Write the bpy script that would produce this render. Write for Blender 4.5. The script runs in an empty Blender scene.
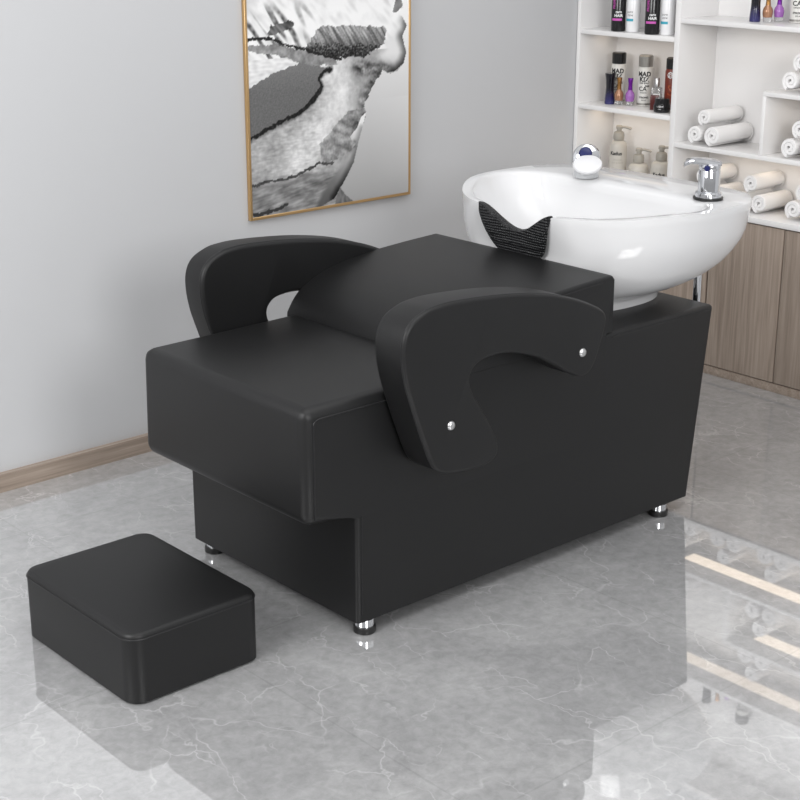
import bpy, bmesh, math, random
from mathutils import Vector, Matrix, noise
PI = math.pi
C = bpy.context.scene.collection
random.seed(4)
CY = 2.5365                      # centre line of the wash station

# ------------------------------------------------------------------ materials
MATS = {}
def mat(name, col, rough=.5, metal=0, spec=.5, alpha=None, trans=0, coat=0, ior=1.5, emit=0):
    if name in MATS: return MATS[name]
    m = bpy.data.materials.new(name); m.use_nodes = True
    b = m.node_tree.nodes['Principled BSDF']
    b.inputs['Base Color'].default_value = (*col, 1)
    b.inputs['Roughness'].default_value = rough
    b.inputs['Metallic'].default_value = metal
    b.inputs['Specular IOR Level'].default_value = spec
    b.inputs['IOR'].default_value = ior
    b.inputs['Transmission Weight'].default_value = trans
    b.inputs['Coat Weight'].default_value = coat
    MATS[name] = m
    return m
def nodes(m):
    nt = m.node_tree
    return nt, nt.nodes, nt.links, nt.nodes['Principled BSDF']
def add_bump(m, scale, strength, dist=.001, kind='noise', detail=4):
    nt, N, L, b = nodes(m)
    tc = N.new('ShaderNodeTexCoord')
    if kind == 'noise':
        t = N.new('ShaderNodeTexNoise'); t.inputs['Scale'].default_value = scale; t.inputs['Detail'].default_value = detail; out = t.outputs['Fac']
    else:
        t = N.new('ShaderNodeTexVoronoi'); t.inputs['Scale'].default_value = scale; t.inputs['Randomness'].default_value = .15; out = t.outputs['Distance']
    L.new(tc.outputs['Object'], t.inputs['Vector'])
    bp = N.new('ShaderNodeBump'); bp.inputs['Strength'].default_value = strength; bp.inputs['Distance'].default_value = dist
    L.new(out, bp.inputs['Height']); L.new(bp.outputs['Normal'], b.inputs['Normal'])
    return m

leather = add_bump(mat('black_leather', (.0060, .0060, .0063), .45, spec=.38), 420, .18, .0006)
leather_dk = add_bump(mat('black_leather_side', (.0125, .0125, .0132), .5, spec=.36), 420, .15, .0006)
seam_m = mat('seam', (.009, .009, .010), .42, spec=.4)
padm = add_bump(mat('neck_pad_rubber', (.008, .008, .009), .38, spec=.5), 150, 1.0, .007, kind='vor')
ceramic = mat('white_ceramic', (.665, .665, .67), .07, spec=.5, coat=.0)
chrome = mat('chrome', (.66, .67, .69), .06, 1)
satin = mat('satin_metal', (.62, .62, .62), .28, 1)
rubber = mat('black_rubber', (.01, .01, .01), .35)
navy = mat('navy_button', (.01, .015, .09), .2)
white_pl = mat('white_plastic', (.68, .68, .69), .3)
grey_pl = mat('grey_plastic', (.5, .51, .52), .3)
lam = mat('white_laminate', (.80, .79, .785), .25, spec=.4)
terry = add_bump(mat('white_terry', (.84, .83, .825), .9, spec=.1), 500, .5, .002)
terry_gap = mat('terry_shadow', (.5, .5, .5), .95, spec=.05)
gold = mat('brass_frame', (.55, .36, .17), .38, .75)
blackedge = mat('canvas_edge', (.02, .02, .02), .6)
gapm = mat('dark_gap', (.09, .06, .045), .7)

def wood_mat():
    m = mat('oak_laminate', (.4, .33, .27), .42, spec=.35)
    nt, N, L, b = nodes(m)
    tc = N.new('ShaderNodeTexCoord'); mp = N.new('ShaderNodeMapping')
    mp.inputs['Scale'].default_value = (42, 42, 1.6)
    n1 = N.new('ShaderNodeTexNoise'); n1.inputs['Scale'].default_value = 2.2; n1.inputs['Detail'].default_value = 8; n1.inputs['Distortion'].default_value = .6
    mp2 = N.new('ShaderNodeMapping'); mp2.inputs['Scale'].default_value = (130, 130, 5)
    n2 = N.new('ShaderNodeTexNoise'); n2.inputs['Scale'].default_value = 1.5; n2.inputs['Detail'].default_value = 4
    mx = N.new('ShaderNodeMath'); mx.operation = 'MULTIPLY_ADD'; mx.inputs[1].default_value = .4
    r = N.new('ShaderNodeValToRGB')
    r.color_ramp.elements[0].position = .5; r.color_ramp.elements[0].color = (.25, .197, .158, 1)
    r.color_ramp.elements[1].position = .92; r.color_ramp.elements[1].color = (.39, .32, .265, 1)
    L.new(tc.outputs['Object'], mp.inputs['Vector']); L.new(mp.outputs['Vector'], n1.inputs['Vector'])
    L.new(tc.outputs['Object'], mp2.inputs['Vector']); L.new(mp2.outputs['Vector'], n2.inputs['Vector'])
    L.new(n2.outputs['Fac'], mx.inputs[0]); L.new(n1.outputs['Fac'], mx.inputs[2])
    L.new(mx.outputs[0], r.inputs['Fac']); L.new(r.outputs['Color'], b.inputs['Base Color'])
    return m
wood = wood_mat()
def wood_h_mat():
    m = wood.copy(); m.name = 'oak_laminate_lengthwise'
    for n in m.node_tree.nodes:
        if n.type == 'MAPPING':
            s = n.inputs['Scale'].default_value
            n.inputs['Scale'].default_value = (s[2], s[0], s[0])
    return m
wood_h = wood_h_mat()

def floor_mat():
    m = mat('grey_marble_tile', (.35, .35, .35), .018, spec=.5, ior=3.5)
    nt, N, L, b = nodes(m)
    tc = N.new('ShaderNodeTexCoord')
    def tex(scale, detail, dist=0, rough=.6):
        t = N.new('ShaderNodeTexNoise'); t.inputs['Scale'].default_value = scale; t.inputs['Detail'].default_value = detail
        t.inputs['Distortion'].default_value = dist; t.inputs['Roughness'].default_value = rough
        L.new(tc.outputs['Object'], t.inputs['Vector']); return t
    def ramp(src, p0, c0, p1, c1):
        r = N.new('ShaderNodeValToRGB'); e = r.color_ramp.elements
        e[0].position = p0; e[0].color = (*c0, 1); e[1].position = p1; e[1].color = (*c1, 1)
        L.new(src, r.inputs['Fac']); return r
    def mix(a, bb, fac, mode='MIX'):
        x = N.new('ShaderNodeMix'); x.data_type = 'RGBA'; x.blend_type = mode
        L.new(a, x.inputs[6]); L.new(bb, x.inputs[7])
        if isinstance(fac, float): x.inputs[0].default_value = fac
        else: L.new(fac, x.inputs[0])
        return x.outputs[2]
    n1 = tex(3.2, 9, .8, .65); base = ramp(n1.outputs['Fac'], .3, (.32, .32, .323), .72, (.455, .455, .455))
    n2 = tex(38, 6, .4, .7); fine = ramp(n2.outputs['Fac'], .3, (.80, .80, .80), .7, (1.1, 1.1, 1.1))
    col = mix(base.outputs['Color'], fine.outputs['Color'], 1.0, 'MULTIPLY')
    def vein(scale, dist, width, amt, mscale, lo, off):
        nn = tex(scale * 1.3, 3); sc = N.new('ShaderNodeVectorMath'); sc.operation = 'SCALE'; sc.inputs['Scale'].default_value = dist
        L.new(nn.outputs['Color'], sc.inputs[0])
        ad = N.new('ShaderNodeVectorMath'); L.new(tc.outputs['Object'], ad.inputs[0]); L.new(sc.outputs[0], ad.inputs[1])
        mp = N.new('ShaderNodeMapping'); mp.inputs['Location'].default_value = (off, off * .7, 0); mp.inputs['Rotation'].default_value = (0, 0, off); mp.inputs['Scale'].default_value = (1, .55, 1)
        L.new(ad.outputs[0], mp.inputs['Vector'])
        v = N.new('ShaderNodeTexVoronoi'); v.feature = 'DISTANCE_TO_EDGE'; v.inputs['Scale'].default_value = scale; L.new(mp.outputs['Vector'], v.inputs['Vector'])
        r = ramp(v.outputs['Distance'], 0, (1, 1, 1), width, (0, 0, 0))
        k = tex(mscale, 2, 0, .5); kr = ramp(k.outputs['Fac'], lo, (0, 0, 0), lo + .14, (amt, amt, amt))
        x = N.new('ShaderNodeMath'); x.operation = 'MULTIPLY'
        L.new(r.outputs['Color'], x.inputs[0]); L.new(kr.outputs['Color'], x.inputs[1]); return x.outputs[0]
    wht = N.new('ShaderNodeRGB'); wht.outputs[0].default_value = (.68, .68, .68, 1)
    col = mix(col, wht.outputs[0], vein(4.6, .16, .012, .42, 4.6, .48, .4))
    col = mix(col, wht.outputs[0], vein(9.5, .08, .020, .42, 7.3, .46, 2.1))
    br = N.new('ShaderNodeTexBrick'); L.new(tc.outputs['Object'], br.inputs['Vector'])
    br.inputs['Scale'].default_value = 1; br.inputs['Brick Width'].default_value = .8; br.inputs['Row Height'].default_value = .8
    br.inputs['Mortar Size'].default_value = .0022; br.inputs['Mortar Smooth'].default_value = .1; br.offset = 0
    br.inputs['Color1'].default_value = (1, 1, 1, 1); br.inputs['Color2'].default_value = (1, 1, 1, 1); br.inputs['Mortar'].default_value = (.9, .9, .9, 1)
    col = mix(col, br.outputs['Color'], 1.0, 'MULTIPLY')
    L.new(col, b.inputs['Base Color'])
    return m
floor_m = floor_mat()
wall_m = add_bump(mat('grey_wall_paint', (.54, .545, .555), .65, spec=.25), 60, .02, .001)

# ------------------------------------------------------------------ helpers
def obj(name, bm, m, parent=None, smooth=True, ang=38):
    me = bpy.data.meshes.new(name)
    bmesh.ops.recalc_face_normals(bm, faces=bm.faces)
    bm.to_mesh(me); bm.free()
    for mm in (m if isinstance(m, (list, tuple)) else [m]): me.materials.append(mm)
    if smooth:
        for p in me.polygons: p.use_smooth = True
        me.set_sharp_from_angle(angle=math.radians(ang))
    o = bpy.data.objects.new(name, me); C.objects.link(o)
    if parent is not None:
        o.parent = parent
        o.matrix_parent_inverse = Matrix.Identity(4)
        # geometry is written in world space; move it into the parent's space
        root = parent
        off = Vector((0, 0, 0))
        while root is not None:
            off += root.location; root = root.parent
        me.transform(Matrix.Translation(-off))
    return o
def tag(o, label, cat, group=None):
    o['label'] = label; o['category'] = cat
    if group: o['group'] = group
    return o
def thing(name, label, cat, loc, group=None):
    o = bpy.data.objects.new(name, None); C.objects.link(o); o.location = loc
    o.empty_display_size = .05
    return tag(o, label, cat, group)
def struct(name, bm, m, **k):
    o = obj(name, bm, m, **k); o['kind'] = 'structure'; return o
def box(bm, x0, x1, y0, y1, z0, z1, bev=0, seg=2):
    vs = [bm.verts.new((x, y, z)) for x in (x0, x1) for y in (y0, y1) for z in (z0, z1)]
    fs = [(0, 1, 3, 2), (4, 6, 7, 5), (0, 4, 5, 1), (2, 3, 7, 6), (0, 2, 6, 4), (1, 5, 7, 3)]
    faces = [bm.faces.new([vs[i] for i in f]) for f in fs]
    if bev:
        es = list({e for f in faces for e in f.edges})
        bmesh.ops.bevel(bm, geom=es, offset=bev, segments=seg, profile=.5, affect='EDGES')
    return bm
def B(*a, **k): return box(bmesh.new(), *a, **k)
def lathe(bm, prof, loc=(0, 0, 0), n=24, sx=1, sy=1, close=True, mi=None):
    rings = []
    for r, z in prof:
        if r <= 1e-6: rings.append([bm.verts.new((loc[0], loc[1], loc[2] + z))])
        else: rings.append([bm.verts.new((loc[0] + r * sx * math.cos(2 * PI * i / n), loc[1] + r * sy * math.sin(2 * PI * i / n), loc[2] + z)) for i in range(n)])
    for a, b in zip(rings, rings[1:]):
        for i in range(n):
            j = (i + 1) % n
            if len(a) == 1 and len(b) == 1: continue
            if len(a) == 1: f = bm.faces.new((a[0], b[i], b[j]))
            elif len(b) == 1: f = bm.faces.new((a[i], a[j], b[0]))
            else: f = bm.faces.new((a[i], a[j], b[j], b[i]))
            if mi is not None: f.material_index = mi
    if close:
        if len(rings[0]) > 1: bm.faces.new(rings[0][::-1])
        if len(rings[-1]) > 1: bm.faces.new(rings[-1])
    return bm
def tube(bm, pts, r, n=10, closed=False):
    pts = [Vector(p) for p in pts]; rings = []
    m = len(pts)
    up = None
    for i, p in enumerate(pts):
        a = pts[i - 1] if (i or closed) else pts[0]; b = pts[(i + 1) % m] if (i < m - 1 or closed) else pts[-1]
        t = (b - a).normalized()
        if up is None: up = t.orthogonal().normalized()
        up = (up - t * up.dot(t)).normalized(); s = t.cross(up)
        rings.append([bm.verts.new(p + (up * math.cos(2 * PI * k / n) + s * math.sin(2 * PI * k / n)) * r) for k in range(n)])
    pairs = list(zip(rings, rings[1:])) + ([(rings[-1], rings[0])] if closed else [])
    for a, b in pairs:
        for k in range(n): bm.faces.new((a[k], a[(k + 1) % n], b[(k + 1) % n], b[k]))
    if not closed:
        bm.faces.new(rings[0][::-1]); bm.faces.new(rings[-1])
    return bm
def catmull(pts, k=6, closed=True):
    out = []; n = len(pts)
    rng = range(n) if closed else range(n - 1)
    for i in rng:
        g = lambda j: Vector(pts[j % n]) if closed else Vector(pts[max(0, min(n - 1, j))])
        p0, p1, p2, p3 = g(i - 1), g(i), g(i + 1), g(i + 2)
        for s in range(k):
            t = s / k
            out.append(.5 * ((2 * p1) + (p2 - p0) * t + (2 * p0 - 5 * p1 + 4 * p2 - p3) * t * t + (3 * p1 - p0 - 3 * p2 + p3) * t ** 3))
    if not closed: out.append(Vector(pts[-1]))
    return out
def prism(prof, y0, y1, pick=None, bev=0, seg=4):
    """XZ profile swept along Y; pick(edge midpoint, direction) chooses bevelled edges"""
    bm = bmesh.new()
    a = [bm.verts.new((p[0], y0, p[1])) for p in prof]; b = [bm.verts.new((p[0], y1, p[1])) for p in prof]
    bm.faces.new(a); bm.faces.new(b[::-1])
    n = len(prof)
    for i in range(n): bm.faces.new((a[i], b[i], b[(i + 1) % n], a[(i + 1) % n]))
    if bev:
        es = [e for e in bm.edges if pick is None or pick((e.verts[0].co + e.verts[1].co) / 2, (e.verts[0].co - e.verts[1].co).normalized())]
        bmesh.ops.bevel(bm, geom=es, offset=bev, segments=seg, profile=.5, affect='EDGES')
    return bm
def text_mesh(parent, txt, size, m, fn, name='lettering', bold=0.0, sp=1.0):
    """letters as a mesh; fn maps flat (u, v) to world space"""
    cu = bpy.data.curves.new('t', 'FONT'); cu.body = txt; cu.size = size; cu.align_x = 'CENTER'; cu.resolution_u = 2
    cu.offset = bold; cu.space_character = sp
    to = bpy.data.objects.new('t', cu); C.objects.link(to)
    bpy.context.view_layer.update()
    me = bpy.data.meshes.new_from_object(to.evaluated_get(bpy.context.evaluated_depsgraph_get()))
    bpy.data.objects.remove(to); bpy.data.curves.remove(cu)
    bm = bmesh.new(); bm.from_mesh(me); bpy.data.meshes.remove(me)
    for v in bm.verts: v.co = fn(v.co.x, v.co.y)
    return obj(name, bm, m, parent, smooth=False)

# ------------------------------------------------------------------ setting
WY, WX = 3.519, 4.075
wall_y = lambda x: 3.494 + .0125 * (x - 1.9)      # the left wall runs very slightly askew
struct('floor', B(-1.5, WX + .1, -1.5, WY + .1, -.05, 0), floor_m, smooth=False)
def askew(bm):
    for v in bm.verts: v.co.y += wall_y(v.co.x) - WY
    return bm
struct('wall_left', askew(B(-1.5, WX + .1, WY, WY + .1, 0, 2.7)), wall_m, smooth=False)
struct('wall_back', B(WX, WX + .1, -1.5, WY - .001, 0, 2.7), wall_m, smooth=False)
struct('baseboard_left', askew(B(-1.5, 3.86, WY - .018, WY, 0, .049)), wood_h, smooth=False)

# ------------------------------------------------------------------ wash station
st = thing('shampoo_station', 'black leather salon shampoo chair with armrests and white ceramic wash basin at its back', 'shampoo chair', (2.3, CY, 0))
Y0, Y1 = 2.238, 2.835
isY = lambda d: abs(d.y) > .9
# base: box under the seat and the rear ledge that carries the basin
bp = [(1.854, .0325), (1.854, .272), (2.60, .272), (2.60, .521), (2.996, .521), (2.938, .0325)]
def pick_base(c, d):
    if isY(d): return c.x > 2.9 and c.z > .3
    side = abs(c.y - Y0) < 1e-3 or abs(c.y - 2.843) < 1e-3
    return side and (c.x > 2.62 and c.z > .2 or c.x < 1.86)
base = obj('base', prism(bp, Y0, 2.843, pick_base, .010), leather, st)
sp_ = [(1.723, .285), (1.723, .531), (2.14, .531), (2.14, .515), (2.60, .515), (2.60, .272), (1.854, .272)]
def pick_seat(c, d):
    if isY(d): return c.x < 1.8
    side = abs(c.y - Y0) < 1e-3 or abs(c.y - 2.828) < 1e-3
    return side and (c.x < 1.8 or c.z > .525)
sb_ = prism(sp_, Y0, 2.828, pick_seat, .024, 6)
for v in sb_.verts:
    if v.co.y > 2.6: v.co.y -= .010 * max(0, min(1, (v.co.z - .275) / .256)) * max(0, min(1, (2.1 - v.co.x) / .3))
seat = obj('seat', sb_, leather, st)
arc = [(2.1405, .5155), (2.1407, .534), (2.153, .562), (2.180, .588), (2.225, .611), (2.29, .629), (2.38, .642), (2.49, .6505), (2.611, .6562), (2.6165, .6542), (2.6192, .651), (2.620, .646), (2.620, .5215), (2.6005, .5215), (2.6005, .5155)]
arcs = [tuple(v) for v in catmull([(a, b) for a, b in arc[:-6]], 6, closed=False)] + arc[-6:]
def pick_back(c, d):
    if isY(d): return c.x > 2.61 and c.z > .6
    return (abs(c.y - Y0) < 1e-3 or abs(c.y - Y1) < 1e-3) and c.z > .534 and c.x < 2.614
backrest = None
# stitched seams
bm = bmesh.new()
ys = Y0 - .0004
tube(bm, [(1.746, ys, .2975), (1.746, ys, .495)] + [(1.746 + .016 * (1 - math.cos(a)), ys, .495 + .013 * math.sin(a)) for a in (.5, 1.0, PI / 2)] + [(2.13, ys, .508)], .0016, 6)
obj('seam', bm, seam_m, seat)
bm = bmesh.new(); tube(bm, [(1.866, ys, .05), (1.866, ys, .275)], .0013, 6); obj('seam', bm, seam_m, base)
bm = bmesh.new(); tube(bm, [(2.62, ys, .509), (2.98, ys, .509)], .0014, 6); obj('seam', bm, seam_m, base)

# armrests
def resample(pts, step):
    out = []; n = len(pts); tot = 0; acc = [0]
    for i in range(n): tot += math.dist(pts[i], pts[(i + 1) % n]); acc.append(tot)
    m = int(tot / step)
    j = 0
    for k in range(m):
        d = tot * k / m
        while acc[j + 1] < d: j += 1
        t = (d - acc[j]) / (acc[j + 1] - acc[j]); a, b = pts[j], pts[(j + 1) % n]
        out.append((a[0] + (b[0] - a[0]) * t, a[1] + (b[1] - a[1]) * t))
    return out
def normals(p):
    n = len(p); area = sum(p[i][0] * p[(i + 1) % n][1] - p[(i + 1) % n][0] * p[i][1] for i in range(n)); k = 1 if area > 0 else -1
    res = []
    for i in range(n):
        tx, tz = p[(i + 1) % n][0] - p[i - 1][0], p[(i + 1) % n][1] - p[i - 1][1]; l = math.hypot(tx, tz)
        res.append((tz / l * k, -tx / l * k))
    return res
def rounded_prism(p, nn, ya, yb, ra, rb, seg=5):
    bm = bmesh.new(); rings = []
    d = 1 if yb > ya else -1
    prof = [(ra * (1 - math.sin(PI / 2 * i / seg)), ya + d * ra * (1 - math.cos(PI / 2 * i / seg))) for i in range(seg + 1)]
    prof += [(rb * (1 - math.cos(PI / 2 * i / seg)), yb - d * rb * (1 - math.sin(PI / 2 * i / seg))) for i in range(seg + 1)]
    for ins, y in prof: rings.append([bm.verts.new((q[0] - n_[0] * ins, y, q[1] - n_[1] * ins)) for q, n_ in zip(p, nn)])
    m = len(p)
    for a, b in zip(rings, rings[1:]):
        for i in range(m): bm.faces.new((a[i], a[(i + 1) % m], b[(i + 1) % m], b[i]))
    bm.faces.new(rings[0]); bm.faces.new(rings[-1][::-1])
    return bm
face = [(1.955, .708), (1.917, .690), (1.8985, .660), (1.896, .620), (1.904, .572), (1.9174, .530), (1.933, .487), (1.952, .438), (1.9698, .396), (1.986, .371), (2.012, .3565),
        (2.05, .3500), (2.093, .3455), (2.130, .346), (2.153, .354), (2.163, .371), (2.158, .399), (2.137, .436), (2.1104, .479), (2.088, .512), (2.0775, .540), (2.084, .562),
        (2.108, .577), (2.158, .5815), (2.2093, .574), (2.2729, .554), (2.3166, .531), (2.3729, .498), (2.398, .4845), (2.4185, .4795), (2.438, .483), (2.4525, .496), (2.464, .517),
        (2.475, .545), (2.487, .580), (2.4885, .600), (2.478, .617), (2.445, .635), (2.3865, .6594), (2.3098, .682), (2.2255, .698), (2.1344, .7085), (2.0373, .7145), (1.99, .7135)]
fpts = [(v.x, v.y) for v in catmull(face, 4)]
fpts = resample(fpts, .0075); nrm = normals(fpts)
nb = []
for (x, z), (a, b) in zip(arcs, normals(arcs)):
    k = max(0, min(1, (z - .535) / .03))
    nb.append((0, 1 if z > .65 else 0) if x > 2.601 else (a * k, b * k))
backrest = obj('backrest', rounded_prism(arcs, nb, Y0 - .0003, Y1, .008, .010, 4), leather, st, ang=45)
bm = bmesh.new(); tube(bm, [(x, ys, z - .011) for x, z in arcs if 2.17 < x < 2.58 and z > .56], .0013, 6); obj('seam', bm, seam_m, backrest)
for s in (-1, 1):
    yi, yo = (Y0 - .003, 2.142) if s < 0 else (2.8265, 2.902)
    ri, ro = (.014, .008) if s < 0 else (.009, .012)
    arm = obj('armrest', rounded_prism(fpts, nrm, yi, yo, ri, ro), leather, st, ang=60)
    bmw = bmesh.new()      # welt along the edge that faces the room
    for yy in ([yo - s * .008] if s < 0 else [yi + s * .009]):
        tube(bmw, [(p[0] - nn[0] * .0004, yy, p[1] - nn[1] * .0004) for p, nn in zip(fpts, nrm)], .0015, 6, closed=True)
    obj('welt', bmw, seam_m, arm)
    for bx_, bz_ in ((2.024, .4583), (2.4133, .5352)):
        b2 = bmesh.new(); lathe(b2, [(.0005, .006), (.005, .0055), (.0085, .0035), (.0102, .0), (.0102, -.004)], n=20)
        bmesh.ops.transform(b2, matrix=Matrix.Translation((bx_, yo, bz_)) @ Matrix.Rotation(PI / 2 if s < 0 else -PI / 2, 4, 'X'), verts=b2.verts)
        o = obj('bolt', b2, satin, arm); o['label'] = 'round silver bolt head'

# feet
for fx in (1.888, 2.848):
    for fy in (2.257, 2.805):
        b2 = bmesh.new(); lathe(b2, [(.021, .012), (.021, .0324)], (fx, fy, 0), 24)
        f = obj('foot', b2, chrome, st); f['label'] = 'short chrome foot'
        b2 = bmesh.new(); lathe(b2, [(.022, 0), (.0245, .002), (.0245, .013), (.023, .0155)], (fx, fy, 0), 24)
        obj('rubber_pad', b2, rubber, f)

# ---- basin
def radial(poly, c, N):
    res = []
    n = len(poly)
    for k in range(N):
        th = 2 * PI * k / N; d = Vector((math.cos(th), math.sin(th))); best = 0
        for i in range(n):
            a = poly[i] - c; e = poly[(i + 1) % n] - poly[i]
            den = d.x * e.y - d.y * e.x
            if abs(den) < 1e-12: continue
            t = (a.x * e.y - a.y * e.x) / den; u = (a.x * d.y - a.y * d.x) / den
            if t > 0 and -1e-6 <= u <= 1 + 1e-6: best = max(best, t)
        res.append(best)
    return res
def mirror_outline(half):
    pts = [(x, d) for x, d in half] + [(x, -d) for x, d in half[-2:0:-1]]
    return [Vector((p[0], CY + p[1])) for p in [tuple(v) for v in catmull(pts, 5)]]
rim_half = [(2.583, 0), (2.5845, .06), (2.593, .125), (2.613, .178), (2.664, .252), (2.742, .318), (2.84, .356), (2.96, .359), (3.05, .343), (3.119, .298), (3.149, .233), (3.158, .12), (3.161, 0)]
inn_half = [(2.606, 0), (2.608, .06), (2.617, .12), (2.637, .168), (2.686, .234), (2.758, .293), (2.84, .327), (2.90, .322), (2.948, .285), (2.968, .22), (2.975, .11), (2.977, 0)]
CB = Vector((2.83, CY)); NR = 144
r_rim = radial(mirror_outline(rim_half), CB, NR); r_inn = radial(mirror_outline(inn_half), CB, NR)
def sup(a, b, e, th): return 1 / ((abs(math.cos(th)) / a) ** e + (abs(math.sin(th)) / b) ** e) ** (1 / e)
r_foot = [sup(.190, .182, 2.5, 2 * PI * k / NR) for k in range(NR)]
r_drain = [sup(.06, .08, 2, 2 * PI * k / NR) for k in range(NR)]
RZ, FZ = .775, .522
CUT, DIP = .134, .058
def rimz(dy, x):
    t = max(0, min(1, (2.79 - x) / .16)); base_z = RZ - .010 * t * t * (3 - 2 * t)
    if x > 2.75 or abs(dy) > CUT: return base_z
    t = abs(dy) / CUT
    return base_z - DIP * (.5 + .5 * math.cos(PI * t)) ** .9
def smax(a, b, k=.02):
    h = max(k - abs(a - b), 0) / k
    return max(a, b) + h * h * k * .25
def front_lim(z): return 2.626 - .40 * (z - .66) if z > .66 else 2.626
OUT = [(.5215, 1.0), (.536, .995), (.543, .975), (.550, .91), (.557, .80), (.567, .66), (.582, .53), (.602, .39), (.627, .26), (.653, .165), (.68, .088), (.705, .048), (.73, .032), (.752, .012), (.765, .003), (.771, .008)]
def outer_pt(k, z, bl):
    th = 2 * PI * k / NR
    r = r_rim[k] * (1 - bl) + r_foot[k] * bl
    return CB.x + r * math.cos(th), CB.y + r * math.sin(th)
bm = bmesh.new(); rings = []
INN = [(.7748, .03), (.775, .35), (.775, .8), (.772, .97), (.764, 1.03)]
for z, bl in OUT:
    ring = []
    for k in range(NR):
        x, y = outer_pt(k, z, bl)
        zt = rimz(y - CY, x)
        zz = z if z < .56 else .56 + (z - .56) * (zt - .56) / (RZ - .56)
        x = smax(x, front_lim(zz)) if x < 2.8 and z < .776 else x
        ring.append(bm.verts.new((x, y, zz)))
    rings.append(ring)
for z, f in INN:     # rim and rear deck
    ring = []
    for k in range(NR):
        th = 2 * PI * k / NR; r = r_rim[k] + (r_inn[k] - r_rim[k]) * f
        x, y = CB.x + r * math.cos(th), CB.y + r * math.sin(th)
        zt = rimz(y - CY, x)
        if x < 2.8: x = smax(x, front_lim(zt) + .022 * f)
        ring.append(bm.verts.new((x, y, zt + (z - RZ))))
    rings.append(ring)
for z, f in [(.745, .05), (.715, .11), (.68, .2), (.65, .33), (.625, .52), (.61, .75), (.604, 1)]:
    ring = []
    for k in range(NR):
        th = 2 * PI * k / NR; r = r_inn[k] * (1 - f) + r_drain[k] * f
        x, y = CB.x + r * math.cos(th), CB.y + r * math.sin(th)
        zt = rimz(y - CY, x); zz = .6 + (z - .6) * (zt - .6) / (RZ - .6)
        if x < 2.8: x = smax(x, front_lim(zz) + .024)
        ring.append(bm.verts.new((x, y, zz)))
    rings.append(ring)
for a, b in zip(rings, rings[1:]):
    for k in range(NR): bm.faces.new((a[k], a[(k + 1) % NR], b[(k + 1) % NR], b[k]))
bm.faces.new(rings[0][::-1]); bm.faces.new(rings[-1])
basin = obj('basin', bm, ceramic, st, ang=60); basin['label'] = 'white glossy ceramic wash basin'
b2 = bmesh.new(); lathe(b2, [(.0, .6085), (.018, .608), (.026, .6065), (.028, .604)], (CB.x, CB.y, 0), 24)
obj('drain', b2, chrome, basin)

# neck pad: saddle over the dip of the rim
def pad_x(dy, z):
    best = None
    for k in range(NR):
        th = 2 * PI * k / NR
        if not PI * .6 < th < PI * 1.4: continue
        r = r_rim[k]; y = CB.y + r * math.sin(th) - CY
        d = abs(y - dy)
        if best is None or d < best[0]: best = (d, CB.x + r * math.cos(th))
    return smax(best[1], front_lim(z))
def pad_x2(dy, z):          # smooth between outline samples
    return sum(pad_x(dy + o, z) for o in (-.012, -.006, 0, .006, .012)) / 5
bm = bmesh.new(); NU, NV = 44, 12; grid = []
HW = .119
for i in range(NU + 1):
    s = -1 + 2 * i / NU; dy = HW * s
    zt = rimz(dy, 2.59) + .004
    zb = .646 + (.757 - .646) * abs(s) ** 5
    zb = min(zb, zt - .004)
    e = max(0, 1 - abs(s) ** 6)
    row = []
    for j in range(NV + 1):
        v = j / NV; z = zb + (zt - zb) * v
        th_ = (.010 * math.sin(PI * min(1, .25 + .75 * v)) + .004) * (e ** .5)
        row.append((pad_x2(dy, z) - .001 - th_, dy, z))
    x0 = row[-1][0]; xr = pad_x2(dy, zt)
    for dx, dz in ((.006, .003), (.013, .004), (.021, .003), (.027, .0), (.031, -.012)):
        row.append((x0 + dx * (.15 + .85 * e ** .5), dy, zt + dz * e))
    grid.append([bm.verts.new((x, CY + y, z)) for x, y, z in row])
for a, b in zip(grid, grid[1:]):
    for j in range(len(a) - 1): bm.faces.new((a[j], b[j], b[j + 1], a[j + 1]))
padobj = obj('neck_rest', bm, padm, basin, ang=70); padobj['label'] = 'black textured neck rest over the front rim'

# faucet
fx, fy = 2.996, 2.277
b2 = bmesh.new(); lathe(b2, [(.029, .0), (.0275, .008), (.026, .012), (.0255, .02)], (fx, fy, RZ + .008), 32)
lathe(b2, [(.032, .006), (.032, .016), (.027, .021), (.02, .022)], (fx, fy, RZ), 32)
lathe(b2, [(.0262, 0), (.0262, .052), (.0255, .0535), (.0255, .0555), (.0262, .057), (.0262, .066), (.024, .0695), (0, .070)], (fx, fy, RZ + .018), 32)
fau = obj('faucet', b2, chrome, st); fau['label'] = 'chrome mixer faucet on the basin rim'
b2 = bmesh.new(); lathe(b2, [(.033, .0005), (.0365, .002), (.0365, .006), (.033, .0075)], (fx, fy, RZ), 32); obj('gasket', b2, rubber, fau)
ld = Vector((-.66, .75, 0)).normalized(); lp = Vector((-ld.y, ld.x, 0)); b2 = bmesh.new(); secs = []
for t, w, h0, h1 in ((-.0265, .018, .0825, .092), (-.012, .0255, .082, .096), (.012, .0255, .083, .099), (.030, .0225, .085, .1005), (.046, .019, .086, .0985), (.057, .015, .081, .095), (.062, .011, .076, .087)):
    ctr = Vector((fx, fy, RZ)) + ld * t
    ring = []
    for a in range(12):
        th = 2 * PI * a / 12
        ring.append(b2.verts.new(ctr + lp * (w * math.copysign(abs(math.cos(th)) ** .6, math.cos(th))) + Vector((0, 0, (h0 + h1) / 2 + (h1 - h0) / 2 * math.copysign(abs(math.sin(th)) ** .6, math.sin(th))))))
    secs.append(ring)
for a, b in zip(secs, secs[1:]):
    for k in range(12): b2.faces.new((a[k], a[(k + 1) % 12], b[(k + 1) % 12], b[k]))
b2.faces.new(secs[0]); b2.faces.new(secs[-1][::-1]); obj('lever', b2, chrome, fau)
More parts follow.
